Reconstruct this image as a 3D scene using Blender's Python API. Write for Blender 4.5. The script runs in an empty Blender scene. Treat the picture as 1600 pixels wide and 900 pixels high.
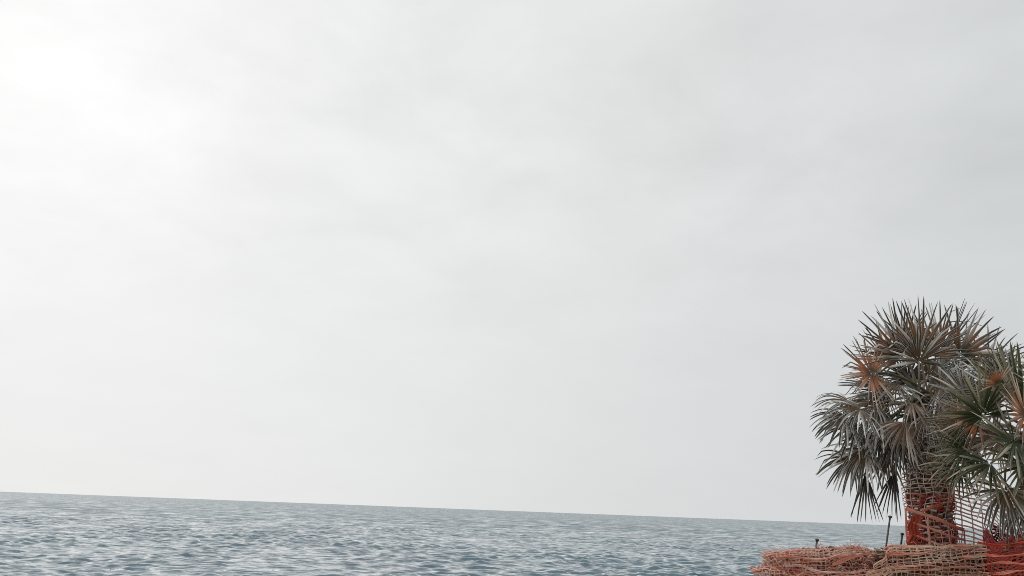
import bpy, math, random
import numpy as np
from mathutils import Vector, Matrix, noise as mnoise

R = math.radians
rnd = random.Random(7)
scene = bpy.context.scene
COL = scene.collection

# ------------------------------------------------------------------ camera
LENS = 30.0
FPX = 1600 * LENS / 36.0
EYE = Vector((0.0, 0.0, 1.6))
ROLL, PITCH = R(2.17), math.atan(347.5 / FPX)
fwd = Vector((0, math.cos(PITCH), math.sin(PITCH)))
up0 = Vector((0, -math.sin(PITCH), math.cos(PITCH)))
rt0 = Vector((1, 0, 0))
cam_x = rt0 * math.cos(ROLL) + up0 * math.sin(ROLL)
cam_y = up0 * math.cos(ROLL) - rt0 * math.sin(ROLL)
cd = bpy.data.cameras.new('camera')
cam = bpy.data.objects.new('camera', cd)
COL.objects.link(cam)
cd.sensor_width = 36.0
cd.lens = LENS
cd.clip_start = 0.1
cd.clip_end = 40000
M = Matrix.Identity(4)
for i in range(3):
    M[i][0], M[i][1], M[i][2], M[i][3] = cam_x[i], cam_y[i], -fwd[i], EYE[i]
cam.matrix_world = M
scene.camera = cam
scene.cycles.filter_width = 0.9

def ray(px, py):
    d = fwd + cam_x * ((px - 800) / FPX) + cam_y * ((450 - py) / FPX)
    return d.normalized()

def at(px, py, Y):
    """point of the place seen at photo position (px, py), Y metres in front of the promenade camera"""
    d = ray(px, py)
    return EYE + d * (Y / d.y)

# ------------------------------------------------------------------ sky, sun, exposure
SUN_DIR = ray(-40, -10)
sun_el = math.asin(SUN_DIR.z)
sun_az = math.atan2(SUN_DIR.x, SUN_DIR.y)
scene.view_settings.view_transform = 'Standard'
scene.view_settings.look = 'None'
scene.view_settings.exposure = 0.0
scene.view_settings.gamma = 1.0
scene.view_settings.use_curve_mapping = False

world = bpy.data.worlds.new('World')
scene.world = world
world.use_nodes = True
wt = world.node_tree
wt.nodes.clear()
def wn(t, **kw):
    n = wt.nodes.new(t)
    for k, v in kw.items():
        setattr(n, k, v)
    return n
def wl(a, b):
    wt.links.new(a, b)
def wmath(op, a, b=None, clamp=False):
    n = wn('ShaderNodeMath', operation=op, use_clamp=clamp)
    for i, v in enumerate((a, b)):
        if v is None:
            continue
        if isinstance(v, (int, float)):
            n.inputs[i].default_value = v
        else:
            wl(v, n.inputs[i])
    return n.outputs[0]
w_out = wn('ShaderNodeOutputWorld')
bg = wn('ShaderNodeBackground')
bg.inputs['Strength'].default_value = 0.1
sky = wn('ShaderNodeTexSky', sky_type='NISHITA')
sky.sun_disc = False
sky.sun_elevation = sun_el
sky.sun_rotation = sun_az
sky.air_density = 1.0
sky.dust_density = 1.0
tc = wn('ShaderNodeTexCoord')
nrm = wn('ShaderNodeVectorMath', operation='NORMALIZE')
wl(tc.outputs['Generated'], nrm.inputs[0])
dot = wn('ShaderNodeVectorMath', operation='DOT_PRODUCT')
wl(nrm.outputs[0], dot.inputs[0])
dot.inputs[1].default_value = SUN_DIR
ang = wmath('ARCCOSINE', wmath('MINIMUM', dot.outputs['Value'], 0.99999))
ramp = wn('ShaderNodeMapRange')
ramp.interpolation_type = 'LINEAR'
ramp.inputs['From Min'].default_value = R(4)
ramp.inputs['From Max'].default_value = R(64)
ramp.inputs['To Min'].default_value = 1.0
ramp.inputs['To Max'].default_value = 0.0
wl(ang, ramp.inputs['Value'])
cr = wn('ShaderNodeValToRGB')
cr.color_ramp.interpolation = 'B_SPLINE'
els = cr.color_ramp.elements
stops = [(0.0, (0.642, 0.661, 0.668)), (0.18, (0.682, 0.699, 0.704)), (0.42, (0.775, 0.785, 0.786)),
         (0.65, (0.845, 0.848, 0.848)), (0.85, (0.91, 0.912, 0.911)), (1.0, (0.965, 0.966, 0.965))]
els[0].position, els[0].color = stops[0][0], (*stops[0][1], 1)
els[1].position, els[1].color = stops[-1][0], (*stops[-1][1], 1)
for p, c in stops[1:-1]:
    e = els.new(p)
    e.color = (*c, 1)
wl(ramp.outputs[0], cr.inputs['Fac'])
# cloud layer seen in perspective: direction divided by height above the horizon
sep = wn('ShaderNodeSeparateXYZ')
wl(nrm.outputs[0], sep.inputs[0])
zz = wmath('ADD', wmath('MAXIMUM', sep.outputs['Z'], 0.0), 0.22)
comb = wn('ShaderNodeCombineXYZ')
wl(wmath('DIVIDE', sep.outputs['X'], zz), comb.inputs[0])
wl(wmath('DIVIDE', sep.outputs['Y'], zz), comb.inputs[1])
n1 = wn('ShaderNodeTexNoise')
n1.inputs['Scale'].default_value = 2.6
n1.inputs['Detail'].default_value = 9.0
n1.inputs['Roughness'].default_value = 0.58
n1.inputs['Distortion'].default_value = 0.25
wl(comb.outputs[0], n1.inputs['Vector'])
n2 = wn('ShaderNodeTexNoise')
n2.inputs['Scale'].default_value = 0.9
n2.inputs['Detail'].default_value = 3.0
mp = wn('ShaderNodeMapping')
mp.inputs['Location'].default_value = (3.1, 1.7, 0.4)
wl(comb.outputs[0], mp.inputs['Vector'])
wl(mp.outputs[0], n2.inputs['Vector'])
hi = wn('ShaderNodeMapRange')
hi.interpolation_type = 'SMOOTHSTEP'
hi.inputs['From Min'].default_value = 0.08
hi.inputs['From Max'].default_value = 0.45
hi.inputs['To Min'].default_value = 0.15
hi.inputs['To Max'].default_value = 1.0
wl(sep.outputs['Z'], hi.inputs['Value'])
amt = wmath('MULTIPLY', wmath('ADD', wmath('MULTIPLY', wmath('SUBTRACT', n1.outputs['Fac'], 0.5), 0.36),
                             wmath('MULTIPLY', wmath('SUBTRACT', n2.outputs['Fac'], 0.5), 0.18)), hi.outputs[0])
# an overcast sky is brightest overhead
zen = wn('ShaderNodeMapRange')
zen.interpolation_type = 'SMOOTHSTEP'
zen.inputs['From Min'].default_value = 0.60
zen.inputs['From Max'].default_value = 1.0
zen.inputs['To Min'].default_value = 1.0
zen.inputs['To Max'].default_value = 2.1
wl(sep.outputs['Z'], zen.inputs['Value'])
gain = wmath('MULTIPLY', wmath('MULTIPLY', wmath('ADD', amt, 1.0), 10.0), zen.outputs[0])
cl = wn('ShaderNodeVectorMath', operation='SCALE')
wl(cr.outputs['Color'], cl.inputs[0])
wl(gain, cl.inputs['Scale'])
mix = wn('ShaderNodeMix', data_type='RGBA')
mix.inputs['Factor'].default_value = 0.992
wl(sky.outputs[0], mix.inputs['A'])
wl(cl.outputs[0], mix.inputs['B'])
wl(mix.outputs['Result'], bg.inputs['Color'])
wl(bg.outputs[0], w_out.inputs['Surface'])

sd = bpy.data.lights.new('sun', 'SUN')
sd.energy = 0.7
sd.angle = R(160)
sd.color = (1.0, 0.96, 0.9)
sun = bpy.data.objects.new('sun', sd)
COL.objects.link(sun)
sun.rotation_euler = (-SUN_DIR).to_track_quat('-Z', 'Y').to_euler()

# ------------------------------------------------------------------ helpers
def tag(o, label=None, cat=None, group=None, kind=None):
    if label: o['label'] = label
    if cat: o['category'] = cat
    if group: o['group'] = group
    if kind: o['kind'] = kind
    return o

def empty(name, loc):
    o = bpy.data.objects.new(name, None)
    o.empty_display_size = 0.2
    o.location = loc
    COL.objects.link(o)
    bpy.context.view_layer.update()
    return o

def mesh_obj(name, verts, faces, mats, parent=None, smooth=True, attrs=None, fmat=None):
    me = bpy.data.meshes.new(name)
    off = Vector((0, 0, 0))
    p = parent
    while p is not None:
        off += p.location
        p = p.parent
    me.from_pydata([tuple(Vector(v) - off) for v in verts], [], faces)
    for m in (mats if isinstance(mats, (list, tuple)) else [mats]):
        me.materials.append(m)
    if fmat:
        me.polygons.foreach_set('material_index', fmat)
    me.polygons.foreach_set('use_smooth', [smooth] * len(me.polygons))
    for k, vals in (attrs or {}).items():
        a = me.attributes.new(k, 'FLOAT', 'POINT')
        a.data.foreach_set('value', vals)
    me.update()
    o = bpy.data.objects.new(name, me)
    COL.objects.link(o)
    if parent:
        o.parent = parent
    return o

def material(name):
    m = bpy.data.materials.new(name)
    m.use_nodes = True
    nt = m.node_tree
    b = nt.nodes['Principled BSDF']
    return m, nt, b

def mixrgb(nt, fac, a, b, mode='MIX'):
    n = nt.nodes.new('ShaderNodeMix')
    n.data_type = 'RGBA'
    n.blend_type = mode
    for s, v in (('Factor', fac), ('A', a), ('B', b)):
        i = n.inputs[s]
        if isinstance(v, (int, float)):
            i.default_value = v
        elif isinstance(v, tuple):
            i.default_value = (*v, 1)
        else:
            nt.links.new(v, i)
    return n.outputs['Result']

def noise_fac(nt, scale, detail=3, lo=0.35, hi=0.65, coord='Object'):
    t = nt.nodes.new('ShaderNodeTexCoord')
    n = nt.nodes.new('ShaderNodeTexNoise')
    n.inputs['Scale'].default_value = scale
    n.inputs['Detail'].default_value = detail
    nt.links.new(t.outputs[coord], n.inputs['Vector'])
    mr = nt.nodes.new('ShaderNodeMapRange')
    mr.inputs['From Min'].default_value = lo
    mr.inputs['From Max'].default_value = hi
    nt.links.new(n.outputs['Fac'], mr.inputs['Value'])
    return mr.outputs[0]

def attr(nt, name):
    n = nt.nodes.new('ShaderNodeAttribute')
    n.attribute_name = name
    return n.outputs['Fac']

def mrange(nt, v, a, b, c=0.0, d=1.0):
    mr = nt.nodes.new('ShaderNodeMapRange')
    for k, x in (('From Min', a), ('From Max', b), ('To Min', c), ('To Max', d)):
        mr.inputs[k].default_value = x
    nt.links.new(v, mr.inputs['Value'])
    return mr.outputs[0]

# ------------------------------------------------------------------ sea
SEA_Z = -4.2
def build_sea():
    ratio = 1.0038
    r0, r1 = 20.0, 14000.0
    nr = int(math.log(r1 / r0) / math.log(ratio)) + 1
    r = r0 * ratio ** np.arange(nr)
    core = np.arange(R(-38), R(38), 0.00155)
    wide = np.linspace(R(38), R(75), 90)[1:]
    az = np.concatenate([-wide[::-1], core, wide])
    daz = np.gradient(az)
    RR, AA = np.meshgrid(r, az, indexing='ij')
    X = (RR * np.sin(AA)).astype(np.float32)
    Y = (RR * np.cos(AA)).astype(np.float32)
    cell = np.maximum(RR * (ratio - 1), RR * daz[None, :]).astype(np.float32)
    g = np.random.default_rng(5)
    Z = np.zeros_like(X); DX = np.zeros_like(X); DY = np.zeros_like(X); FO = np.zeros_like(X)
    n = 120
    lam = 0.36 * (4.6 / 0.36) ** g.random(n)
    th = R(-90 + 12) + g.normal(0, R(38), n)       # travelling towards the shore
    ph = g.random(n) * 2 * math.pi
    # patchy wind: slow modulation of short waves
    mod = (1.0 + 0.35 * np.sin(X * 0.061 + Y * 0.023 + 1.0) * np.sin(Y * 0.047 - X * 0.017)
           + 0.25 * np.sin(X * 0.19 - Y * 0.08 + 2.0) * np.sin(Y * 0.11 + X * 0.05)).astype(np.float32)
    for L, t, p in zip(lam, th, ph):
        k = 2 * math.pi / L
        steep = 0.043 * (1.0 if L < 2.6 else (2.6 / L) ** 0.7)
        a = steep / k
        kx, ky = math.cos(t), math.sin(t)
        att = np.clip((L / cell - 2.0) / 2.5, 0, 1)
        arg = (k * (kx * X + ky * Y) + p).astype(np.float32)
        c = np.cos(arg) * (a * att) * mod
        s = np.sin(arg) * (a * att) * mod
        Z += c
        FO += k * c
        DX -= 1.0 * kx * s
        DY -= 1.0 * ky * s
    X = X + DX; Y = Y + DY; Z = Z + SEA_Z
    co = np.stack([X, Y, Z], -1).reshape(-1, 3).astype(np.float32)
    na = len(az)
    i = np.arange((nr - 1) * (na - 1))
    ri, ai = i // (na - 1), i % (na - 1)
    v0 = ri * na + ai
    quads = np.stack([v0, v0 + na, v0 + na + 1, v0 + 1], -1).astype(np.int32)
    me = bpy.data.meshes.new('sea')
    me.vertices.add(len(co)); me.vertices.foreach_set('co', co.ravel())
    me.loops.add(quads.size); me.loops.foreach_set('vertex_index', quads.ravel())
    me.polygons.add(len(quads))
    me.polygons.foreach_set('loop_start', np.arange(0, quads.size, 4, dtype=np.int32))
    me.polygons.foreach_set('loop_total', np.full(len(quads), 4, np.int32))
    me.polygons.foreach_set('use_smooth', np.ones(len(quads), bool))
    at_ = me.attributes.new('crest', 'FLOAT', 'POINT'); at_.data.foreach_set('value', FO.ravel().astype(np.float32))
    me.update(calc_edges=True)
    if me.polygons[0].normal.z < 0:
        me.flip_normals()
    m, nt, b = material('sea_water')
    geo = nt.nodes.new('ShaderNodeNewGeometry')
    def nz(scale, detail, sx, sy):
        mpn = nt.nodes.new('ShaderNodeMapping')
        mpn.inputs['Scale'].default_value = (sx, sy, 1)
        nt.links.new(geo.outputs['Position'], mpn.inputs['Vector'])
        t = nt.nodes.new('ShaderNodeTexNoise')
        t.inputs['Scale'].default_value = scale
        t.inputs['Detail'].default_value = detail
        nt.links.new(mpn.outputs[0], t.inputs['Vector'])
        return t.outputs['Fac']
    patch = mrange(nt, nz(0.02, 3, 0.6, 0.35), 0.35, 0.68)
    colr = mixrgb(nt, patch, (0.022, 0.07, 0.105), (0.04, 0.11, 0.135))
    fbreak = mrange(nt, nz(1.3, 6, 0.6, 1.4), 0.5, 0.62)
    fm_ = nt.nodes.new('ShaderNodeMath'); fm_.operation = 'MULTIPLY'
    nt.links.new(mrange(nt, attr(nt, 'crest'), 0.42, 0.75), fm_.inputs[0]); nt.links.new(fbreak, fm_.inputs[1])
    colr = mixrgb(nt, fm_.outputs[0], colr, (0.75, 0.77, 0.78))  # whitened crests: foam plus bright glints painted into the water colour
    nt.links.new(colr, b.inputs['Base Color'])
    b.inputs['Roughness'].default_value = 0.03
    b.inputs['IOR'].default_value = 1.333
    # wind ripples as tilts of the normal, so that far water stays rough too
    def tilt(scale, detail, sx, sy, amt):
        mpn = nt.nodes.new('ShaderNodeMapping')
        mpn.inputs['Scale'].default_value = (sx, sy, 1)
        nt.links.new(geo.outputs['Position'], mpn.inputs['Vector'])
        t = nt.nodes.new('ShaderNodeTexNoise')
        t.inputs['Scale'].default_value = scale
        t.inputs['Detail'].default_value = detail
        t.inputs['Roughness'].default_value = 0.62
        nt.links.new(mpn.outputs[0], t.inputs['Vector'])
        a = nt.nodes.new('ShaderNodeVectorMath'); a.operation = 'SUBTRACT'
        nt.links.new(t.outputs['Color'], a.inputs[0]); a.inputs[1].default_value = (0.5, 0.5, 0.5)
        b2 = nt.nodes.new('ShaderNodeVectorMath'); b2.operation = 'MULTIPLY'
        nt.links.new(a.outputs[0], b2.inputs[0]); b2.inputs[1].default_value = (amt * 0.7, amt, 0)
        return b2.outputs[0]
    cdn = nt.nodes.new('ShaderNodeVectorMath'); cdn.operation = 'LENGTH'
    nt.links.new(geo.outputs['Position'], cdn.inputs[0])
    # far off, the wave faces turned to the shore are the ones in sight: mean slope towards the shore plus ripples
    far = mrange(nt, cdn.outputs['Value'], 45, 380, 0.0, 1.0)
    def vadd(p, q):
        a = nt.nodes.new('ShaderNodeVectorMath'); a.operation = 'ADD'
        nt.links.new(p, a.inputs[0]); nt.links.new(q, a.inputs[1])
        return a.outputs[0]
    def vscale(p, f):
        a = nt.nodes.new('ShaderNodeVectorMath'); a.operation = 'SCALE'
        nt.links.new(p, a.inputs[0]); nt.links.new(f, a.inputs['Scale'])
        return a.outputs[0]
    cst = nt.nodes.new('ShaderNodeCombineXYZ'); cst.inputs[1].default_value = -0.19
    long_t = vadd(tilt(0.14, 8, 0.8, 1.0, 1.25), cst.outputs[0])
    class _O: pass
    scl = _O()
    scl.outputs = [vadd(vscale(long_t, far), vscale(vadd(tilt(1.6, 5, 0.7, 1.3, 1.0), tilt(0.75, 7, 0.45, 1.5, 0.9)), mrange(nt, cdn.outputs['Value'], 25, 260, 0.75, 0.5)))]
    ad2 = nt.nodes.new('ShaderNodeVectorMath'); ad2.operation = 'ADD'
    nt.links.new(geo.outputs['Normal'], ad2.inputs[0]); nt.links.new(scl.outputs[0], ad2.inputs[1])
    nn = nt.nodes.new('ShaderNodeVectorMath'); nn.operation = 'NORMALIZE'
    nt.links.new(ad2.outputs[0], nn.inputs[0])
    nt.links.new(nn.outputs[0], b.inputs['Normal'])
    me.materials.append(m)
    o = bpy.data.objects.new('sea', me)
    COL.objects.link(o)
    tag(o, kind='structure')
build_sea()

# ------------------------------------------------------------------ ground: sandy promenade that drops to the water
def build_ground():
    m, nt, b = material('sandy_ground')
    c = mixrgb(nt, noise_fac(nt, 0.8, 6), (0.32, 0.27, 0.21), (0.42, 0.36, 0.29))
    c = mixrgb(nt, noise_fac(nt, 30, 4, 0.5, 0.7), c, (0.13, 0.11, 0.09))
    nt.links.new(c, b.inputs['Base Color'])
    b.inputs['Roughness'].default_value = 0.95
    prof = [(-60, 0.0), (-5, 0.0), (6, 0.0), (12, 0.0), (14.6, -0.02), (15.6, -0.35), (17.5, -1.3), (20, -2.3), (24, -3.6)]
    xs = [i * 1.5 for i in range(-60, 61)]
    vs, fs = [], []
    for j, (y, z) in enumerate(prof):
        for x in xs:
            vs.append((x, y + (0.5 * math.sin(x * 0.3) if y > 14 else 0), z + 0.03 * mnoise.noise(Vector((x * .7, y * .7, 0)))))
    n = len(xs)
    for j in range(len(prof) - 1):
        for i in range(n - 1):
            a = j * n + i
            fs.append((a, a + 1, a + 1 + n, a + n))
    tag(mesh_obj('ground', vs, fs, m), kind='structure')
build_ground()

# ------------------------------------------------------------------ palms
def leaf_material(name, main, alt, hub, edge, hub_r=(0.12, 0.45), hub_amt=1.0, core=None):
    m, nt, b = material(name)
    c = mixrgb(nt, noise_fac(nt, 3.5, 3), main, alt)
    c = mixrgb(nt, mrange(nt, attr(nt, 'edge'), 0.55, 1.0, 0, 0.75), c, edge)  # bright halo along segment margins, painted into the leaf colour
    c = mixrgb(nt, mrange(nt, attr(nt, 'tone'), 0.0, 1.0, 0, 0.85), c, edge)  # random segments paled too, highlights painted for contrast
    c = mixrgb(nt, mrange(nt, attr(nt, 'rad'), hub_r[0], hub_r[1], hub_amt, 0.0), c, mixrgb(nt, mrange(nt, attr(nt, 'tone'), 0, 1, 0, 0.6), hub, edge))
    if core:
        c = mixrgb(nt, mrange(nt, attr(nt, 'rad'), 0.12, 0.36, 0.95, 0.0), c, core)
    c = mixrgb(nt, mrange(nt, attr(nt, 'rad'), 0.9, 1.0, 0.0, 0.5), c, (0.20, 0.15, 0.10))
    nt.links.new(c, b.inputs['Base Color'])
    b.inputs['Roughness'].default_value = 0.42
    tr = nt.nodes.new('ShaderNodeBsdfTranslucent')
    nt.links.new(c, tr.inputs['Color'])
    mx = nt.nodes.new('ShaderNodeMixShader')
    mx.inputs[0].default_value = 0.18
    nt.links.new(b.outputs[0], mx.inputs[1])
    nt.links.new(tr.outputs[0], mx.inputs[2])
    nt.links.new(mx.outputs[0], nt.nodes['Material Output'].inputs['Surface'])
    return m
LEAF_HALO = (0.85, 0.85, 0.82)  # painted highlight colour for leaf margins and paled segments
LEAF = {
    'grey':  leaf_material('frond_grey_green', (0.022, 0.025, 0.02), (0.05, 0.05, 0.04), (0.16, 0.10, 0.05), LEAF_HALO, hub_r=(0.3, 0.6), hub_amt=0.7),
    'green': leaf_material('frond_green', (0.045, 0.06, 0.022), (0.08, 0.09, 0.03), (0.025, 0.045, 0.010), (0.50, 0.44, 0.33), hub_r=(0.3, 0.75)),
    'rusty': leaf_material('frond_rusty', (0.06, 0.05, 0.04), (0.10, 0.085, 0.06), (0.44, 0.15, 0.05), (0.66, 0.52, 0.42), hub_r=(0.3, 0.72), core=(0.10, 0.05, 0.025)),
    'brown': leaf_material('frond_brown', (0.055, 0.045, 0.032), (0.11, 0.088, 0.062), (0.26, 0.13, 0.07), (0.62, 0.54, 0.47), hub_r=(0.3, 0.75), hub_amt=0.6),
    'banded': leaf_material('frond_banded', (0.03, 0.034, 0.026), (0.065, 0.065, 0.052), (0.28, 0.13, 0.06), LEAF_HALO, hub_r=(0.42, 0.72), hub_amt=0.75, core=(0.03, 0.036, 0.02)),
    'dead':  leaf_material('frond_dead', (0.04, 0.034, 0.03), (0.065, 0.055, 0.045), (0.018, 0.015, 0.013), (0.16, 0.145, 0.13), hub_r=(0.25, 0.6)),
}
pet_mat, nt_, b_ = material('petiole')
nt_.links.new(mixrgb(nt_, noise_fac(nt_, 4), (0.20, 0.17, 0.11), (0.34, 0.29, 0.22)), b_.inputs['Base Color'])
b_.inputs['Roughness'].default_value = 0.5
pet_dark, nt_, b_ = material('petiole_green')
nt_.links.new(mixrgb(nt_, noise_fac(nt_, 4), (0.07, 0.075, 0.04), (0.14, 0.12, 0.07)), b_.inputs['Base Color'])
b_.inputs['Roughness'].default_value = 0.5

def tube(pts, rads, n=6):
    vs, fs = [], []
    for i, p in enumerate(pts):
        a = pts[max(i - 1, 0)]; c = pts[min(i + 1, len(pts) - 1)]
        d = (c - a).normalized()
        s = d.cross(Vector((0, 0, 1)))
        if s.length < 1e-3:
            s = d.cross(Vector((1, 0, 0)))
        s.normalize()
        u = s.cross(d)
        for k in range(n):
            q = 2 * math.pi * k / n
            vs.append(p + (s * math.cos(q) + u * math.sin(q)) * rads[i])
    for i in range(len(pts) - 1):
        for k in range(n):
            fs.append((i * n + k, i * n + (k + 1) % n, (i + 1) * n + (k + 1) % n, (i + 1) * n + k))
    fs.append(tuple(range(n - 1, -1, -1)))
    fs.append(tuple((len(pts) - 1) * n + k for k in range(n)))
    return vs, fs

def blade(H, A, N, rad, spread, nseg, droop, split, rg, cone=0.12, curl=0.0):
    A = A.normalized()
    N = (N - A * N.dot(A)).normalized()
    S = N.cross(A)
    vs, fs, rads, edges, tones = [], [], [], [], []
    T = [0.04, 0.2, 0.38, 0.52, 0.66, 0.8, 0.92, 1.0]
    dth = 2 * spread / nseg
    for i in range(nseg):
        th = -spread + dth * (i + 0.5) + rg.gauss(0, dth * 0.12)
        if rg.random() < 0.04:
            continue
        d = A * math.cos(th) + S * math.sin(th) + N * (cone + rg.gauss(0, 0.05))
        d.normalize()
        e0 = (-A * math.sin(th) + S * math.cos(th)).normalized()
        L = rad * (0.80 + 0.20 * math.cos(th * 0.7)) * rg.uniform(0.95, 1.04)
        if rg.random() < 0.05:
            L *= rg.uniform(0.75, 0.9)
        tw = rg.gauss(0, 0.6)
        kink = rg.uniform(0.5, 1.3) if rg.random() < 0.12 else 0.0
        kt = rg.uniform(0.55, 0.85)
        sway = rg.gauss(0, 0.09)
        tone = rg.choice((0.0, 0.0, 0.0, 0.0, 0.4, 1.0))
        dr = droop * rg.uniform(0.75, 1.3)
        base = len(vs)
        p = H.copy()
        tprev = 0.0
        for t in T:
            # direction bends towards gravity along the segment
            g = dr * max(0.0, t - 0.12) ** 1.3
            dd = (d + Vector((0, 0, -1)) * (g * 1.6 + (kink if t > kt else 0.0)) + e0 * sway * t - N * curl * t).normalized()
            p = p + dd * (L * (t - tprev))
            tprev = t
            if t <= split:
                w = L * t * math.tan(dth / 2) * (1.35 if t < 0.3 else 1.1)
            else:
                q = (t - split) / (1 - split)
                w = L * split * math.tan(dth / 2) * (0.58 + 0.42 * max(0, 1 - q * 3)) * (1 - q ** 5) ** 0.8 * 0.95 + 0.0015
            k = max(0.0, (t - split) / (1 - split))
            e = (e0 * math.cos(tw * k) + N * math.sin(tw * k))
            e = (e - dd * e.dot(dd)).normalized()
            nn = e.cross(dd).normalized()
            if nn.dot(N) < 0: nn = -nn
            vs += [p - e * w - nn * w * 0.35, p + nn * w * 0.45, p + e * w - nn * w * 0.35]
            rads += [t] * 3
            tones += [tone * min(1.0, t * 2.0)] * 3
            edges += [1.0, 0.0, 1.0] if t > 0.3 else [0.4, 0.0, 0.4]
        for j in range(len(T) - 1):
            a = base + j * 3
            fs += [(a, a + 3, a + 4, a + 1), (a + 1, a + 4, a + 5, a + 2)]
    return vs, fs, rads, edges, tones

def make_frond(palm, start, H, A, N, rad, spread=2.3, nseg=34, droop=0.15, split=0.42, kind='grey', rg=rnd, cone=0.12, light_stem=False, bow=0.25, label=None, curl=0.0):
    vs, fs, rads, edges, tones = blade(H, A, N, rad, spread, nseg, droop, split, rg, cone, curl)
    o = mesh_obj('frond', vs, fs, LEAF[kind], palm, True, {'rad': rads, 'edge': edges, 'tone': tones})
    if label: o['label'] = label
    # petiole: arching stalk from the trunk head to the blade's hub
    ctrl = H - A.normalized() * (H - start).length * 0.45 + Vector((0, 0, bow * (H - start).length * 0.25))
    pts = []
    for i in range(9):
        t = i / 8
        pts.append(start * (1 - t) ** 2 + ctrl * 2 * t * (1 - t) + H * t * t)
    pv, pf = tube(pts, [0.022 - 0.010 * i / 8 for i in range(9)])
    c = mesh_obj('petiole', pv, pf, pet_mat if light_stem else pet_dark, o)
    return o

trunk_mat, nt_, b_ = material('palm_trunk')
c_ = mixrgb(nt_, noise_fac(nt_, 6, 4), (0.05, 0.036, 0.028), (0.12, 0.085, 0.06))
nt_.links.new(c_, b_.inputs['Base Color'])
b_.inputs['Roughness'].default_value = 0.9
boot_mat, nt_, b_ = material('palm_boot')
c_ = mixrgb(nt_, noise_fac(nt_, 5, 3), (0.16, 0.115, 0.095), (0.32, 0.25, 0.21))
nt_.links.new(c_, b_.inputs['Base Color'])
b_.inputs['Roughness'].default_value = 0.8
cut_mat, nt_, b_ = material('palm_boot_cut')
c_ = mixrgb(nt_, noise_fac(nt_, 9, 3), (0.50, 0.43, 0.38), (0.75, 0.68, 0.62))
nt_.links.new(c_, b_.inputs['Base Color'])
b_.inputs['Roughness'].default_value = 0.8

def make_trunk(palm, base, top, r0, r1, rg, nboot=480):
    ax = (top - base)
    Lh = ax.length
    d = ax.normalized()
    s = d.cross(Vector((0, 1, 0))).normalized()
    u = s.cross(d)
    pts = [base + ax * (i / 14) for i in range(15)]
    rads = [(r0 + (r1 - r0) * (i / 14)) * (1.12 if i == 0 else 1) * (0.7 if i == 14 else 1) for i in range(15)]
    vs, fs = tube(pts, rads, 20)
    fm = [0] * len(fs)
    for k in range(nboot):
        t = (k + 0.5) / nboot
        a = k * 2.39996 + rg.gauss(0, 0.06)
        r = r0 + (r1 - r0) * t
        o = s * math.cos(a) + u * math.sin(a)
        side = d.cross(o)
        c = base + ax * t + o * (r - 0.03)
        w0, w1 = rg.uniform(0.042, 0.055), rg.uniform(0.026, 0.036)
        h = rg.uniform(0.09, 0.13)
        tilt = rg.uniform(0.8, 1.25)
        tip = c + (d * (1 - tilt * 0.4) + o * tilt).normalized() * h
        th0, th1 = 0.03, 0.016
        n_ = (d * tilt - o).normalized() * -1
        b = len(vs)
        for (q, w, th) in ((c, w0, th0), (tip, w1, th1)):
            vs += [q - side * w - n_ * th, q + side * w - n_ * th, q + side * w + n_ * th, q - side * w + n_ * th]
        for i in range(4):
            fs.append((b + i, b + (i + 1) % 4, b + 4 + (i + 1) % 4, b + 4 + i)); fm.append(1)
        fs.append((b + 4, b + 5, b + 6, b + 7)); fm.append(2)
    return mesh_obj('trunk', vs, fs, [trunk_mat, boot_mat, cut_mat], palm, False, None, fm)

VX, VZ = cam_x, cam_y    # used only to read directions off the photograph
def img_dir(deg, depth=0.0):
    """world direction that reads as an angle (0 = right, 90 = up) in the photograph, leaning `depth` towards the sea"""
    a = R(deg)
    return (Vector((1, 0, 0)) * math.cos(a) + Vector((0, 0, 1)) * math.sin(a) + Vector((0, 1, 0)) * depth).normalized()
TOCAM = Vector((0.0, -1.0, -0.05))

# -- palm at the left: tall, its trunk netted
Y1 = 13.0
S1 = Y1 / FPX * 1.03
base1 = at(1449, 830, Y1); base1.z = 0.0
top1 = at(1446, 640, Y1)
rg = random.Random(21)
palm1 = empty('palm_tree', base1)
tag(palm1, 'taller grey fan palm with drooping fronds, its trunk wrapped in red net', 'palm tree', 'fan palms inside the net fence')
make_trunk(palm1, base1, top1, 0.25, 0.24, rg)
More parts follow.
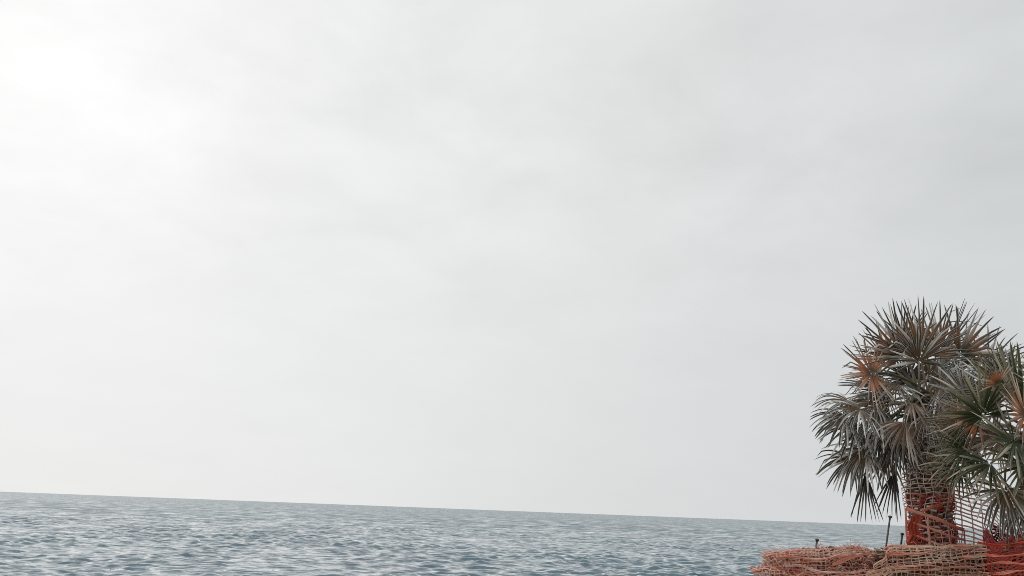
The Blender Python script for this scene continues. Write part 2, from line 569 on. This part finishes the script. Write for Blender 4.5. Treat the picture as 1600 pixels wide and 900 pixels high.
# hub x, hub y, axis angle, R px, half spread deg, depth offset m, face (x,y,z), kind, droop, axis depth
F1 = [
    (1440, 553,  88, 83, 100, -0.35, (0.1, -1, 0.15), 'banded', 0.05, -0.1),
    (1408, 556, 140, 84,  85, -0.30, (-0.2, -1, 0.3), 'banded', 0.05, -0.2),
    (1362, 583, 185, 60, 150, -0.55, (-0.35, -1, 0.1), 'rusty', 0.10, -0.4),
    (1478, 548,  58, 82,  14,  0.00, (0.3, -1, 0.2), 'grey', 0.0, 0.0),
    (1462, 560,  62, 80,  70,  0.20, (0.2, -1, 0.3), 'brown', 0.05, 0.1),
    (1502, 575,  38, 82,  42,  0.10, (0.5, -1, 0.6), 'grey', 0.12, 0.1),
    (1520, 590,  20, 70,  60, -0.10, (0.3, -1, 0.5), 'grey', 0.25, -0.2),
    (1425, 628, 255, 52,  70, -0.50, (0.0, -1, 0.2), 'brown', 0.2, -0.5),
    (1400, 600, 235, 46, 100, -0.35, (-0.2, -1, 0.4), 'grey', 0.3, -0.4),
    (1326, 627, 186, 58,  95, -0.25, (-0.15, -0.75, 0.9), 'grey', 0.85, -0.2),
    (1368, 632, 195, 58, 100, -0.30, (-0.1, -0.8, 0.9), 'grey', 0.9, -0.2),
    (1343, 665, 205, 68,  85, -0.10, (-0.3, -0.9, 0.6), 'grey', 0.75, -0.1),
    (1353, 702, 225, 70,  75, -0.20, (-0.3, -0.9, 0.5), 'grey', 0.8, -0.1),
    (1378, 680, 245, 62,  80,  0.10, (-0.2, -1, 0.3), 'dead', 0.7, 0.0),
    (1398, 672, 250, 70,  70, -0.35, (-0.1, -1, 0.3), 'grey', 0.7, -0.2),
    (1410, 690, 258, 58,  55, -0.40, (-0.1, -1, 0.2), 'dead', 0.5, -0.2),
    (1353, 740, 262, 68,  26, -0.15, (0.1, -1, 0.2), 'dead', 0.3, 0.0),
    (1398, 737, 250, 66,  24, -0.30, (0.0, -1, 0.2), 'dead', 0.25, 0.0),
    (1470, 605, 340, 62, 110, -0.55, (0.2, -1, 0.2), 'grey', 0.3, -0.5),
    (1450, 650, 285, 55,  90, -0.60, (0.1, -1, 0.3), 'grey', 0.5, -0.4),
    (1490, 630, 320, 66,  90, -0.20, (0.3, -1, 0.4), 'grey', 0.4, 0.0),
    (1322, 650, 215, 58,  80, -0.15, (-0.3, -0.9, 0.5), 'grey', 0.8, -0.1),
    (1334, 716, 215, 62,  70,  0.10, (-0.3, -0.9, 0.4), 'grey', 0.7, 0.0),
    (1388, 715, 240, 55,  60,  0.15, (-0.2, -1, 0.3), 'brown', 0.6, 0.0),
    (1375, 650, 230, 60, 100, -0.45, (-0.1, -0.9, 0.6), 'grey', 0.8, -0.3),
    (1412, 548, 118, 70,  80, -0.15, (-0.1, -1, 0.2), 'grey', 0.04, -0.1),
    (1470, 545,  72, 70,  75, -0.10, (0.2, -1, 0.2), 'banded', 0.04, 0.0),
    (1436, 565,  95, 56, 110, -0.50, (0.0, -1, 0.3), 'grey', 0.1, -0.3),
    (1385, 560, 150, 58,  90, -0.20, (-0.2, -1, 0.2), 'rusty', 0.08, -0.2),
    (1500, 555,  48, 78,  60, -0.10, (0.3, -1, 0.4), 'banded', 0.08, 0.0),
    (1475, 625, 330, 62, 120, -0.35, (0.2, -1, 0.4), 'dead', 0.3, -0.2),
    (1385, 610, 190, 58, 100, -0.10, (-0.2, -1, 0.5), 'dead', 0.3, -0.1),
    (1375, 690, 215, 66,  90,  0.30, (-0.2, -1, 0.4), 'dead', 0.7, 0.1),
    (1545, 575,  25, 74,  60,  0.20, (0.4, -1, 0.5), 'grey', 0.2, 0.0),
    (1500, 610, 350, 74,  90,  0.30, (0.3, -1, 0.5), 'brown', 0.3, 0.0),
    (1455, 590,  20, 60, 110, -0.20, (0.2, -1, 0.3), 'grey', 0.2, -0.2),
    (1345, 640, 190, 60, 100, -0.55, (-0.2, -0.8, 0.8), 'grey', 0.8, -0.3),
    (1415, 660, 265, 60,  90, -0.60, (0.0, -1, 0.3), 'brown', 0.6, -0.2),
    (1462, 670, 280, 56,  80, -0.55, (0.1, -1, 0.3), 'grey', 0.6, -0.2),
    (1420, 590, 110, 60, 120,  0.35, (0.0, -1, 0.3), 'dead', 0.1, 0.3),
    (1480, 600,  60, 66, 100,  0.40, (0.0, -1, 0.4), 'dead', 0.1, 0.3),
    (1390, 650, 200, 66, 100,  0.40, (0.0, -1, 0.4), 'dead', 0.6, 0.2),
]
for k, (hx, hy, an, rp, sp, dy, face, kind, dr, ad) in enumerate(F1):
    H = at(hx, hy, Y1 + dy)
    st = top1 + Vector((0.16 * math.cos(k * 2.4), 0.16 * math.sin(k * 2.4), rg.uniform(-0.15, 0.25)))
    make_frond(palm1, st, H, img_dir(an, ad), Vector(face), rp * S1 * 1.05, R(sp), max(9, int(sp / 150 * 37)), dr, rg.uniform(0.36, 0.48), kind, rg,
               light_stem=rg.random() < 0.35)
# fronds on the sea side of the crown
for k in range(10):
    a = R(20 + 140 * k / 9 + rg.uniform(-8, 8))
    el = rg.uniform(-0.3, 0.75)
    A = Vector((math.cos(a) * math.cos(el), math.sin(a) * math.cos(el), math.sin(el)))
    H = top1 + Vector((0, 0, 0.35)) + A * rg.uniform(0.5, 0.75)
    N = Vector((0, 0, 1)) - A * 0.4
    make_frond(palm1, top1 + Vector((0, 0, 0.05)), H, A, N, rg.uniform(0.5, 0.62), R(110), 28, rg.uniform(0.1, 0.5), 0.42, rg.choice(['grey', 'grey', 'dead']), rg)

# -- palm at the right edge: nearer, greener
Y2 = 11.6
S2 = Y2 / FPX * 1.12
base2 = at(1640, 840, Y2); base2.z = 0.0
top2 = at(1628, 690, Y2)
rg = random.Random(33)
palm2 = empty('palm_tree', base2)
tag(palm2, 'lower fan palm with greener fronds and rusty hubs, deep red net round its foot', 'palm tree', 'fan palms inside the net fence')
make_trunk(palm2, base2, top2, 0.30, 0.26, rg, 380)
F2 = [
    (1536, 648, 125, 74, 125, -0.25, (-0.3, -1, 0.4), 'green', 0.10, -0.3),
    (1530, 655, 195, 72,  60, -0.20, (-0.3, -1, 0.3), 'rusty', 0.15, -0.2),
    (1602, 650, 170, 66, 150, -0.50, (-0.1, -1, 0.2), 'rusty', 0.12, -0.5),
    (1597, 640,  96, 100, 50, -0.10, (-0.2, -1, 0.1), 'green', 0.02, -0.1),
    (1585, 615, 110, 70,  40,  0.20, (-0.2, -1, 0.3), 'grey', 0.1, 0.1),
    (1560, 600, 130, 32,  70, -0.45, (-0.4, -1, 0.2), 'rusty', 0.15, -0.2),
    (1512, 703, 172, 66,  90, -0.20, (-0.3, -1, 0.5), 'green', 0.25, -0.2),
    (1548, 724, 205, 80,  75, -0.35, (-0.2, -1, 0.6), 'green', 0.3, -0.3),
    (1572, 765, 262, 72, 110, -0.45, (-0.1, -1, 0.3), 'grey', 0.35, -0.4),
    (1606, 728, 215, 64, 110, -0.55, (0.0, -1, 0.4), 'green', 0.3, -0.5),
    (1525, 690, 200, 72,  70,  0.10, (-0.3, -0.9, 0.6), 'brown', 0.3, 0.0),
    (1560, 690, 185, 60, 120, -0.10, (-0.1, -1, 0.4), 'brown', 0.3, -0.1),
    (1500, 665, 165, 60, 110,  0.05, (-0.2, -1, 0.4), 'brown', 0.2, -0.1),
    (1572, 592, 120, 54,  70,  0.25, (-0.2, -1, 0.3), 'green', 0.1, 0.1),
    (1510, 620, 150, 60, 110,  0.25, (-0.3, -1, 0.5), 'grey', 0.2, 0.1),
    (1585, 690, 200, 70, 130, -0.60, (-0.1, -1, 0.3), 'green', 0.2, -0.5),
    (1500, 730, 200, 56,  90,  0.15, (-0.2, -1, 0.6), 'green', 0.4, 0.0),
    (1590, 790, 265, 66,  60, -0.25, (0.1, -1, 0.3), 'brown', 0.5, 0.0),
    (1565, 620, 150, 70, 100,  0.15, (-0.2, -1, 0.5), 'grey', 0.2, 0.2),
    (1610, 780, 285, 70,  90, -0.35, (0.1, -1, 0.3), 'grey', 0.4, 0.0),
    (1645, 620,  75, 78, 90, -0.20, (0.1, -1, 0.2), 'green', 0.05, 0.0),
    (1680, 650,  20, 80, 110, -0.30, (0.2, -1, 0.3), 'green', 0.2, -0.2),
    (1690, 710, 340, 80, 100, -0.20, (0.2, -1, 0.4), 'green', 0.4, -0.1),
    (1670, 760, 300, 80,  90, -0.20, (0.2, -1, 0.4), 'grey', 0.5, -0.1),
]
for k, (hx, hy, an, rp, sp, dy, face, kind, dr, ad) in enumerate(F2):
    H = at(hx, hy, Y2 + dy)
    st = top2 + Vector((0.14 * math.cos(k * 2.4), 0.14 * math.sin(k * 2.4), rg.uniform(-0.15, 0.2)))
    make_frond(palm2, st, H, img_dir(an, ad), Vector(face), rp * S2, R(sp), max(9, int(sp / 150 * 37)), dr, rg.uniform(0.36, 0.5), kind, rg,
               light_stem=rg.random() < 0.6)
for k in range(9):
    a = R(10 + 160 * k / 8 + rg.uniform(-8, 8))
    el = rg.uniform(-0.3, 0.8)
    A = Vector((math.cos(a) * math.cos(el), math.sin(a) * math.cos(el), math.sin(el)))
    H = top2 + Vector((0, 0, 0.2)) + A * rg.uniform(0.5, 0.7)
    make_frond(palm2, top2, H, A, Vector((0, 0, 1)) - A * 0.4, rg.uniform(0.5, 0.62), R(110), 28, rg.uniform(0.1, 0.5), 0.42, rg.choice(['grey', 'green', 'brown']), rg)

# ------------------------------------------------------------------ orange safety netting
def net_material(name, a, b_c, c_c, sc=1.2):
    m, nt, b = material(name)
    c = mixrgb(nt, noise_fac(nt, sc, 4, 0.38, 0.62), a, b_c)
    c = mixrgb(nt, noise_fac(nt, sc * 2.3, 3, 0.52, 0.68), c, c_c)
    nt.links.new(c, b.inputs['Base Color'])
    b.inputs['Roughness'].default_value = 0.45
    tr = nt.nodes.new('ShaderNodeBsdfTranslucent')
    nt.links.new(c, tr.inputs['Color'])
    mx = nt.nodes.new('ShaderNodeMixShader')
    mx.inputs[0].default_value = 0.25
    nt.links.new(b.outputs[0], mx.inputs[1])
    nt.links.new(tr.outputs[0], mx.inputs[2])
    nt.links.new(mx.outputs[0], nt.nodes['Material Output'].inputs['Surface'])
    return m
NET_ORANGE = net_material('net_faded_orange', (0.78, 0.34, 0.23), (0.82, 0.53, 0.41), (0.85, 0.70, 0.60))
NET_RED = net_material('net_red', (0.60, 0.08, 0.05), (0.46, 0.05, 0.04), (0.68, 0.28, 0.20))
NET_PALE = net_material('net_pale', (0.84, 0.62, 0.56), (0.85, 0.74, 0.69), (0.80, 0.42, 0.32))
NET_BEIGE = net_material('net_beige', (0.84, 0.70, 0.58), (0.82, 0.56, 0.40), (0.80, 0.40, 0.30), 0.9)
NET_SALMON = net_material('net_salmon', (0.80, 0.34, 0.25), (0.72, 0.20, 0.13), (0.82, 0.50, 0.40))
NET_BRIGHT = net_material('net_bright_red', (0.55, 0.07, 0.035), (0.48, 0.05, 0.03), (0.58, 0.16, 0.08))
NET_DARK = net_material('net_deep_red', (0.33, 0.022, 0.02), (0.45, 0.05, 0.03), (0.24, 0.02, 0.02))

def net_mesh(f, U, V, cu, rv, w=0.014, th=0.003, rg=rnd, row_w=1.2):
    """grid netting over the surface f(u, v): every strand a flat ribbon with thickness"""
    vs, fs = [], []
    e = 0.01
    def strand(uv, alongu, width):
        b = len(vs)
        for (u, v) in uv:
            p = f(u, v)
            du = f(u + e, v) - p
            dv = f(u, v + e) - p
            n = du.cross(dv)
            if n.length < 1e-9: n = Vector((0, -1, 0))
            n.normalize()
            t = (du if alongu else dv)
            if t.length < 1e-9: t = Vector((1, 0, 0))
            t.normalize()
            s = n.cross(t)
            vs.extend([p - s * width / 2 - n * th / 2, p + s * width / 2 - n * th / 2, p + s * width / 2 + n * th / 2, p - s * width / 2 + n * th / 2])
        for i in range(len(uv) - 1):
            for k in range(4):
                fs.append((b + i * 4 + k, b + i * 4 + (k + 1) % 4, b + i * 4 + 4 + (k + 1) % 4, b + i * 4 + 4 + k))
        fs.append((b + 3, b + 2, b + 1, b))
        q = b + (len(uv) - 1) * 4
        fs.append((q, q + 1, q + 2, q + 3))
    nu, nv = int(round(U / cu)), int(round(V / rv))
    for j in range(nv + 1):
        v = V * j / nv
        strand([(U * i / (nu * 2), v) for i in range(nu * 2 + 1)], True, w * row_w * (1.5 if j in (0, nv) else 1))
    for i in range(nu + 1):
        u = U * i / nu
        strand([(u, V * j / (nv * 2)) for j in range(nv * 2 + 1)], False, w)
    return vs, fs

def polyline(pts):
    P = [Vector(p) for p in pts]
    L = [0]
    for a, b in zip(P, P[1:]): L.append(L[-1] + (b - a).length)
    def g(s):
        s = min(max(s, 0), L[-1] - 1e-6)
        for i in range(len(P) - 1):
            if s <= L[i + 1]:
                t = (s - L[i]) / (L[i + 1] - L[i])
                p0 = P[max(i - 1, 0)]; p1 = P[i]; p2 = P[i + 1]; p3 = P[min(i + 2, len(P) - 1)]
                return 0.5 * ((2 * p1) + (p2 - p0) * t + (2 * p0 - 5 * p1 + 4 * p2 - p3) * t * t + (3 * p1 - p0 - 3 * p2 + p3) * t ** 3)
        return P[-1]
    return g, L[-1]

def nv3(u, v, s, seed):
    return mnoise.noise_vector(Vector((u * s, v * s, seed)))

# 1. crumpled net fence at the left, slumped round the corner stakes
YN = 12.2
def top_at(px, py, Y): return at(px, py, Y)
def fence_left(name, label, mat, path, H, seed, fold, outw, cu, rv, w, amp=0.06):
    g, L = polyline(path)
    def f(u, v):
        p = g(u)
        t = v / H
        z = p.z * (1 - t) + 0.02 * t
        q = nv3(u, v, 2.6, seed) * amp + nv3(u, v, 7.0, seed + 5) * amp * 0.45
        f1 = math.sin(v * 21 + 2.4 * math.sin(u * 1.9 + seed) + seed) * fold
        tang = (g(u + 0.02) - g(u - 0.02)); tang.z = 0
        if tang.length < 1e-6: tang = Vector((1, 0, 0))
        out = Vector((tang.y, -tang.x, 0)).normalized()
        edge = min(1.0, t * 6)
        return Vector((p.x, p.y, z)) + out * (outw * math.sin(t * 2.2) + f1 * edge) + q * (0.4 + 0.6 * edge) + Vector((0, 0, f1 * 0.5 * edge))
    vs, fs = net_mesh(f, L, H, cu, rv, w)
    return tag(mesh_obj(name, vs, fs, mat), label, 'safety net', 'plastic safety nets round the palms')
a0, a1, a2, a3 = at(1208, 866, YN + 0.9), at(1196, 867, YN + 0.35), at(1206, 863, YN), at(1285, 858, YN - .05)
a4, a5, a6 = at(1330, 857, YN), at(1360, 858, YN + 0.1), at(1372, 868, YN + 0.3)
heap = fence_left('safety_net', 'crumpled faded orange net slumped round the short stake at the left end', NET_ORANGE,
           [a0, a1, a2, a3, a4, a5, a6], 1.3, 1.3, 0.07, 0.22, 0.062, 0.038, 0.011, 0.10)
def rope(parent, mat, pts, r, seed):
    """a fold of netting gathered into a crumpled flat band"""
    g, L = polyline(pts)
    n = max(8, int(L / 0.04))
    vs, fs = [], []
    K = 7
    for i in range(n + 1):
        p = g(L * i / n) + nv3(i * 0.10, seed, 1.0, seed) * 0.04
        d = (g(L * min(i + 1, n) / n) - g(L * max(i - 1, 0) / n)).normalized()
        a = 1.2 * mnoise.noise(Vector((i * 0.09, seed, 3.0)))
        s_ = d.cross(Vector((0, -1, 0))).normalized()
        o_ = s_.cross(d)
        wdt = r * (0.9 + 1.2 * mnoise.noise(Vector((i * 0.16, seed, 7.0))))
        for k in range(K):
            x = k / (K - 1) * 2 - 1
            zz_ = 0.5 * r * math.sin(k * 2.1 + i * 0.3) + r * 0.8 * mnoise.noise(Vector((k * 0.9, i * 0.25, seed)))
            vs.append(p + (s_ * math.cos(a) + o_ * math.sin(a)) * (wdt * x) + o_ * zz_)
    for i in range(n):
        for k in range(K - 1):
            fs.append((i * K + k, i * K + k + 1, i * K + K + k + 1, i * K + K + k))
    o = mesh_obj('gathered_fold', vs, fs, mat, parent, False)
    so = o.modifiers.new('thick', 'SOLIDIFY'); so.thickness = 0.004
    return o
rope(heap, NET_PALE, [at(1226, 884, YN - .28), at(1250, 883, YN - .32), at(1280, 891, YN - .34), at(1320, 895, YN - .33), at(1352, 892, YN - .25)], 0.016, 3.0)
rope(heap, NET_ORANGE, [at(1300, 883, YN - .26), at(1325, 874, YN - .26), at(1345, 866, YN - .2), at(1362, 860, YN)], 0.018, 4.0)
rope(heap, NET_ORANGE, [at(1215, 872, YN - .18), at(1250, 870, YN - .24), at(1290, 874, YN - .24), at(1335, 862, YN - .16)], 0.014, 5.0)
def shift(p, dx, dy, dz): return p + Vector((dx, dy, dz))
fence_left('safety_net', 'darker red net bundled inside the crumpled heap, behind the faded orange net', NET_RED,
           [shift(p, 0.03, 0.16, -0.03) for p in (a1, a2, a3, a4, a5)], 1.2, 4.7, 0.10, 0.10, 0.075, 0.05, 0.018, 0.13)

# 2. long front net below the trunks
b0, b1, b2, b3, b4 = at(1364, 884, YN - .1), at(1384, 872, YN - .1), at(1392, 857, YN - .1), at(1450, 856, YN - .2), at(1520, 853, YN - .3)
b5, b6 = at(1570, 850, YN - .5), at(1680, 846, YN - .7)
front = fence_left('safety_net', 'beige and orange net stretched low in front of the netted trunk', NET_BEIGE,
           [b0, b1, b2, b3, b4, b5, b6], 1.3, 4.1, 0.05, 0.10, 0.08, 0.042, 0.012, 0.05)
rope(front, NET_BEIGE, [at(1352, 893, YN - .25), at(1400, 886, YN - .3), at(1450, 880, YN - .35), at(1530, 868, YN - .45), at(1620, 868, YN - .75)], 0.014, 6.0)
rope(front, NET_ORANGE, [at(1385, 867, YN - .2), at(1440, 862, YN - .28), at(1500, 857, YN - .38), at(1570, 860, YN - .6)], 0.014, 7.0)
rope(front, NET_BEIGE, [at(1360, 899, YN - .25), at(1430, 893, YN - .32), at(1520, 884, YN - .45), at(1610, 880, YN - .75)], 0.012, 8.0)
fence_left('safety_net', 'second orange net layered behind the beige one, before the foot of the trunk', NET_ORANGE,
           [shift(p, 0.05, 0.22, 0.0) for p in (b1, b2, b3, b4, b5, b6)], 1.2, 8.3, 0.07, 0.10, 0.085, 0.055, 0.016, 0.13)

def frayed(parent, mat, path, n, seed, hmax):
    q = random.Random(seed)
    g, L = polyline(path)
    vs, fs = [], []
    for k in range(n):
        p = g(q.uniform(0.02, 0.98) * L) + Vector((0, q.uniform(-0.14, 0.1), -q.random() ** 1.5 * hmax + 0.02))
        d = Vector((q.gauss(0, 1), q.gauss(0, 0.5), q.gauss(0.25, 0.6))).normalized()
        l = q.uniform(0.04, 0.13)
        b = p + d * l
        m = (p + b) / 2 + Vector((q.gauss(0, .015), q.gauss(0, .015), q.gauss(0, .015)))
        w = q.uniform(0.003, 0.006)
        tv, tf = tube([p, m, b], [w, w, w * 0.7], 4)
        o = len(vs)
        vs += tv; fs += [tuple(i + o for i in f) for f in tf]
    return tag(mesh_obj('frayed_strands', vs, fs, mat, parent), kind='stuff')
frayed(heap, NET_PALE, [a1, a2, a3, a4, a5], 420, 3, 0.40)
frayed(front, NET_BEIGE, [b1, b2, b3, b4, b5, b6], 260, 4, 0.35)

# dry brush heaped inside the nets
brush_mat, nt_, b_ = material('dry_brush')
nt_.links.new(mixrgb(nt_, noise_fac(nt_, 5, 3), (0.10, 0.065, 0.045), (0.50, 0.34, 0.26)), b_.inputs['Base Color'])
b_.inputs['Roughness'].default_value = 0.9
def brush(label, path, depth, n, seed, drop):
    q = random.Random(seed)
    g, L = polyline(path)
    vs, fs = [], []
    for k in range(n):
        p = g(q.uniform(0.02, 0.98) * L)
        zt = p.z - drop
        h = zt * (1 - q.random() ** 1.6 * 0.75)
        c = Vector((p.x, p.y + q.uniform(0.05, depth), h))
        d = Vector((q.gauss(0, 1), q.gauss(0, 0.6), q.gauss(0, 0.45))).normalized()
        l = q.uniform(0.12, 0.34)
        a = c - d * l / 2; b = c + d * l / 2
        for e in (a, b): e.z = min(e.z, zt + 0.02)
        m = (a + b) / 2 + Vector((q.gauss(0, .02), q.gauss(0, .02), q.gauss(0, .02)))
        w = q.uniform(0.006, 0.015)
        tv, tf = tube([a, m, b], [w, w, w * 0.5], 4)
        o = len(vs)
        vs += tv; fs += [tuple(i + o for i in f) for f in tf]
    return tag(mesh_obj('brush', vs, fs, brush_mat), label, 'brush', None, 'stuff')
brush('dark dry brush inside the crumpled orange net heap', [shift(a2, 0.10, 0.05, -0.06), shift(a3, 0, .05, -.01), a4, shift(a5, -.05, 0, 0)], 0.45, 2300, 5, 0.02)
brush('dark dry brush behind the low beige net at the foot of the palms', [b1, b2, b3, b4, b5, b6], 0.65, 3600, 6, 0.05)

# ------------------------------------------------------------------ stakes with mushroom caps
rod_mat, nt_, b_ = material('stake_steel')
nt_.links.new(mixrgb(nt_, noise_fac(nt_, 14, 3), (0.07, 0.06, 0.06), (0.20, 0.14, 0.11)), b_.inputs['Base Color'])
b_.inputs['Metallic'].default_value = 0.6
b_.inputs['Roughness'].default_value = 0.55
cap_mat, nt_, b_ = material('stake_cap')
nt_.links.new(mixrgb(nt_, noise_fac(nt_, 10, 3), (0.03, 0.028, 0.03), (0.06, 0.05, 0.05)), b_.inputs['Base Color'])
b_.inputs['Roughness'].default_value = 0.5
def lathe(c, d, prof, n=14):
    d = d.normalized()
    s = d.cross(Vector((0, 1, 0))).normalized(); u = s.cross(d)
    vs, fs = [], []
    for (h, r) in prof:
        for k in range(n):
            q = 2 * math.pi * k / n
            vs.append(c + d * h + (s * math.cos(q) + u * math.sin(q)) * r)
    for i in range(len(prof) - 1):
        for k in range(n):
            fs.append((i * n + k, i * n + (k + 1) % n, (i + 1) * n + (k + 1) % n, (i + 1) * n + k))
    return vs, fs
def stake(ptop, pfoot, r, label):
    d = (ptop - pfoot).normalized()
    base = ptop - d * (ptop.z / d.z)
    o = empty('fence_stake', base)
    tag(o, label, 'stake', 'stakes of the net fence')
    L = (ptop - base).length
    vs, fs = tube([base + d * (L * i / 6) for i in range(7)], [r * (1.15 if i % 2 else 1) for i in range(7)], 8)
    mesh_obj('rod', vs, fs, rod_mat, o)
    k = 0.62
    vs, fs = lathe(ptop - d * 0.10 * k, d, [(0, r * 1.05), (0, 0.020 * k), (0.055 * k, 0.022 * k), (0.062 * k, 0.046 * k), (0.085 * k, 0.044 * k), (0.103 * k, 0.026 * k), (0.108 * k, 0.001)])
    mesh_obj('cap', vs, fs, cap_mat, o)
stake(at(1277, 842, YN + .25), at(1274, 862, YN + .25), 0.014, 'short dark stake poking out of the crumpled net heap, open sea behind it')
stake(at(1391, 806, YN + .25), at(1382, 872, YN + .25), 0.012, 'tall leaning dark stake left of the netted trunk, its cap above the horizon')
stake(at(1410, 833, YN + 1.0), at(1407, 858, YN + 1.0), 0.014, 'thin short stake squeezed between the tall stake and the netted palm trunk')

# 3. net wound round the trunk of the taller palm
def trunk_net(ytop, rr0, cu, rv, w, mat, seed, label):
    ax = top1 - base1
    z0, z1 = 0.55, at(1452, ytop, Y1).z
    V = z1 - z0
    U = 2 * math.pi * rr0
    def f(u, v):
        a = u / rr0 + math.pi
        zc = z0 + (V - v) + 0.12 * math.sin(a + 0.6) + 0.06 * mnoise.noise(Vector((u * 4, v, seed)))
        t = (zc - base1.z) / ax.z
        c = base1 + ax * t
        pin = 0.05 * math.exp(-((zc - 1.75) / 0.12) ** 2)        # drawn in where it is tied
        rr = rr0 + 0.03 * math.sin(7 * a + v * 3 + seed) + 0.05 * mnoise.noise(Vector((u * 3.5, v * 3.5, seed))) - pin
        return c + Vector((math.cos(a) * rr, math.sin(a) * rr, 0)) + nv3(u, v, 5, seed) * 0.04
    vs, fs = net_mesh(f, U, V, cu, rv, w, 0.003)
    return tag(mesh_obj('safety_net', vs, fs, mat), label, 'safety net', 'plastic safety nets round the palms')
trunk_net(722, 0.325, 0.10, 0.075, 0.013, NET_PALE, 2.0, 'pale pink net wound loosely round the upper trunk of the taller palm')
trunk_net(765, 0.30, 0.075, 0.055, 0.020, NET_RED, 5.0, 'deeper red net wound close round the lower trunk of the taller palm')

# 4. net slung from the trunk down to the right, with parallel slanting rows
def slung_net():
    D = Y1 - 0.50
    p00, p10 = at(1414, 793, D), at(1506, 826, D)
    p01, p11 = at(1418, 872, D), at(1510, 900, D)
    U, V = (p10 - p00).length, (p01 - p00).length
    def f(u, v):
        s, t = u / U, v / V
        p = (p00 * (1 - s) + p10 * s) * (1 - t) + (p01 * (1 - s) + p11 * s) * t
        return p + Vector((0, -0.12 * math.sin(math.pi * s), -0.03 * math.sin(math.pi * s))) + nv3(u, v, 3, 6.0) * 0.035
    vs, fs = net_mesh(f, U, V, 0.30, 0.155, 0.026, 0.004, row_w=1.3)
    o = tag(mesh_obj('safety_net', vs, fs, NET_SALMON), 'salmon red net slung slanting down from the trunk, its rows parallel diagonals', 'safety net', 'plastic safety nets round the palms')
    rope(o, NET_SALMON, [at(1440, 798, D - .1), at(1460, 791, D - .1), at(1486, 782, D)], 0.018, 9.0)
    # bunched ribbon of net hanging down the trunk's left side
    vs, fs = [], []
    n = 30
    for i in range(n + 1):
        c = at(1428 + 2 * math.sin(i * .5), 806 + 56 * i / n, D - 0.03)
        for k in range(9):
            x = (k / 8 - 0.5) * 0.15
            vs.append(c + Vector((x, -0.03 * math.cos(k * 2.4 + i * 0.15) + 0.012 * mnoise.noise(Vector((k, i * .4, 1))), 0)))
    for i in range(n):
        for k in range(8):
            fs.append((i * 9 + k, i * 9 + k + 1, i * 9 + k + 10, i * 9 + k + 9))
    rb = mesh_obj('ribbon', vs, fs, NET_BRIGHT, o)
    so = rb.modifiers.new('thick', 'SOLIDIFY'); so.thickness = 0.006
slung_net()

# 5. net stretched between the two palms, sky and sea through its holes
def between_net():
    q = [at(1468, 722, Y1 + 0.30), at(1528, 730, Y1 - 0.1), at(1590, 770, Y2 + 0.5), at(1625, 780, Y2 + 0.3)]
    g, L = polyline(q)
    V = 1.95
    def f(u, v):
        p = g(u)
        return Vector((p.x, p.y, p.z - v)) + nv3(u, v, 2.2, 11.0) * 0.07 + nv3(u, v, 6, 12.0) * 0.025
    vs, fs = net_mesh(f, L, V, 0.13, 0.066, 0.019, 0.003)
    tag(mesh_obj('safety_net', vs, fs, NET_PALE), 'pale pinkish net stretched upright between the two palms, sky showing through it', 'safety net', 'plastic safety nets round the palms')
between_net()

# 6. deep red net bunched round the foot of the right palm
def bunch_net(seed, rr0, label):
    z0, z1 = 0.3, at(1590, 835, Y2).z
    V = (z1 - z0) * 1.5
    U = 2 * math.pi * rr0
    c0 = Vector((base2.x, base2.y, 0))
    def f(u, v):
        a = u / rr0 + 2.2
        t = v / V
        z = z1 * (1 - t) + z0 * t + 0.07 * math.sin(3 * a + seed) + 0.05 * math.sin(7 * a)
        rr = rr0 + 0.10 * math.sin(t * 9 + a * 2 + seed) * t + 0.10 * mnoise.noise(Vector((u * 2, v * 2, seed)))
        return c0 + Vector((math.cos(a) * rr, math.sin(a) * rr, z)) + nv3(u, v, 5, seed) * 0.06
    vs, fs = net_mesh(f, U, V, 0.075, 0.05, 0.018, 0.003)
    o = mesh_obj('safety_net', vs, fs, NET_DARK)
    D = Y2 - rr0 - 0.06
    for k, (y0, y1, y2) in enumerate(((868, 868, 866), (882, 879, 884), (893, 896, 890), (846, 852, 846))):
        rope(o, NET_SALMON if k < 3 else NET_BRIGHT, [at(1528, y0, D + .25), at(1562, y1, D), at(1604, y2, D - .02), at(1640, y2, D)], 0.011, 20.0 + k)
    tag(o, label, 'safety net', 'plastic safety nets round the palms')
bunch_net(1.0, 0.78, 'deep red net bunched thickly round the foot of the right palm')
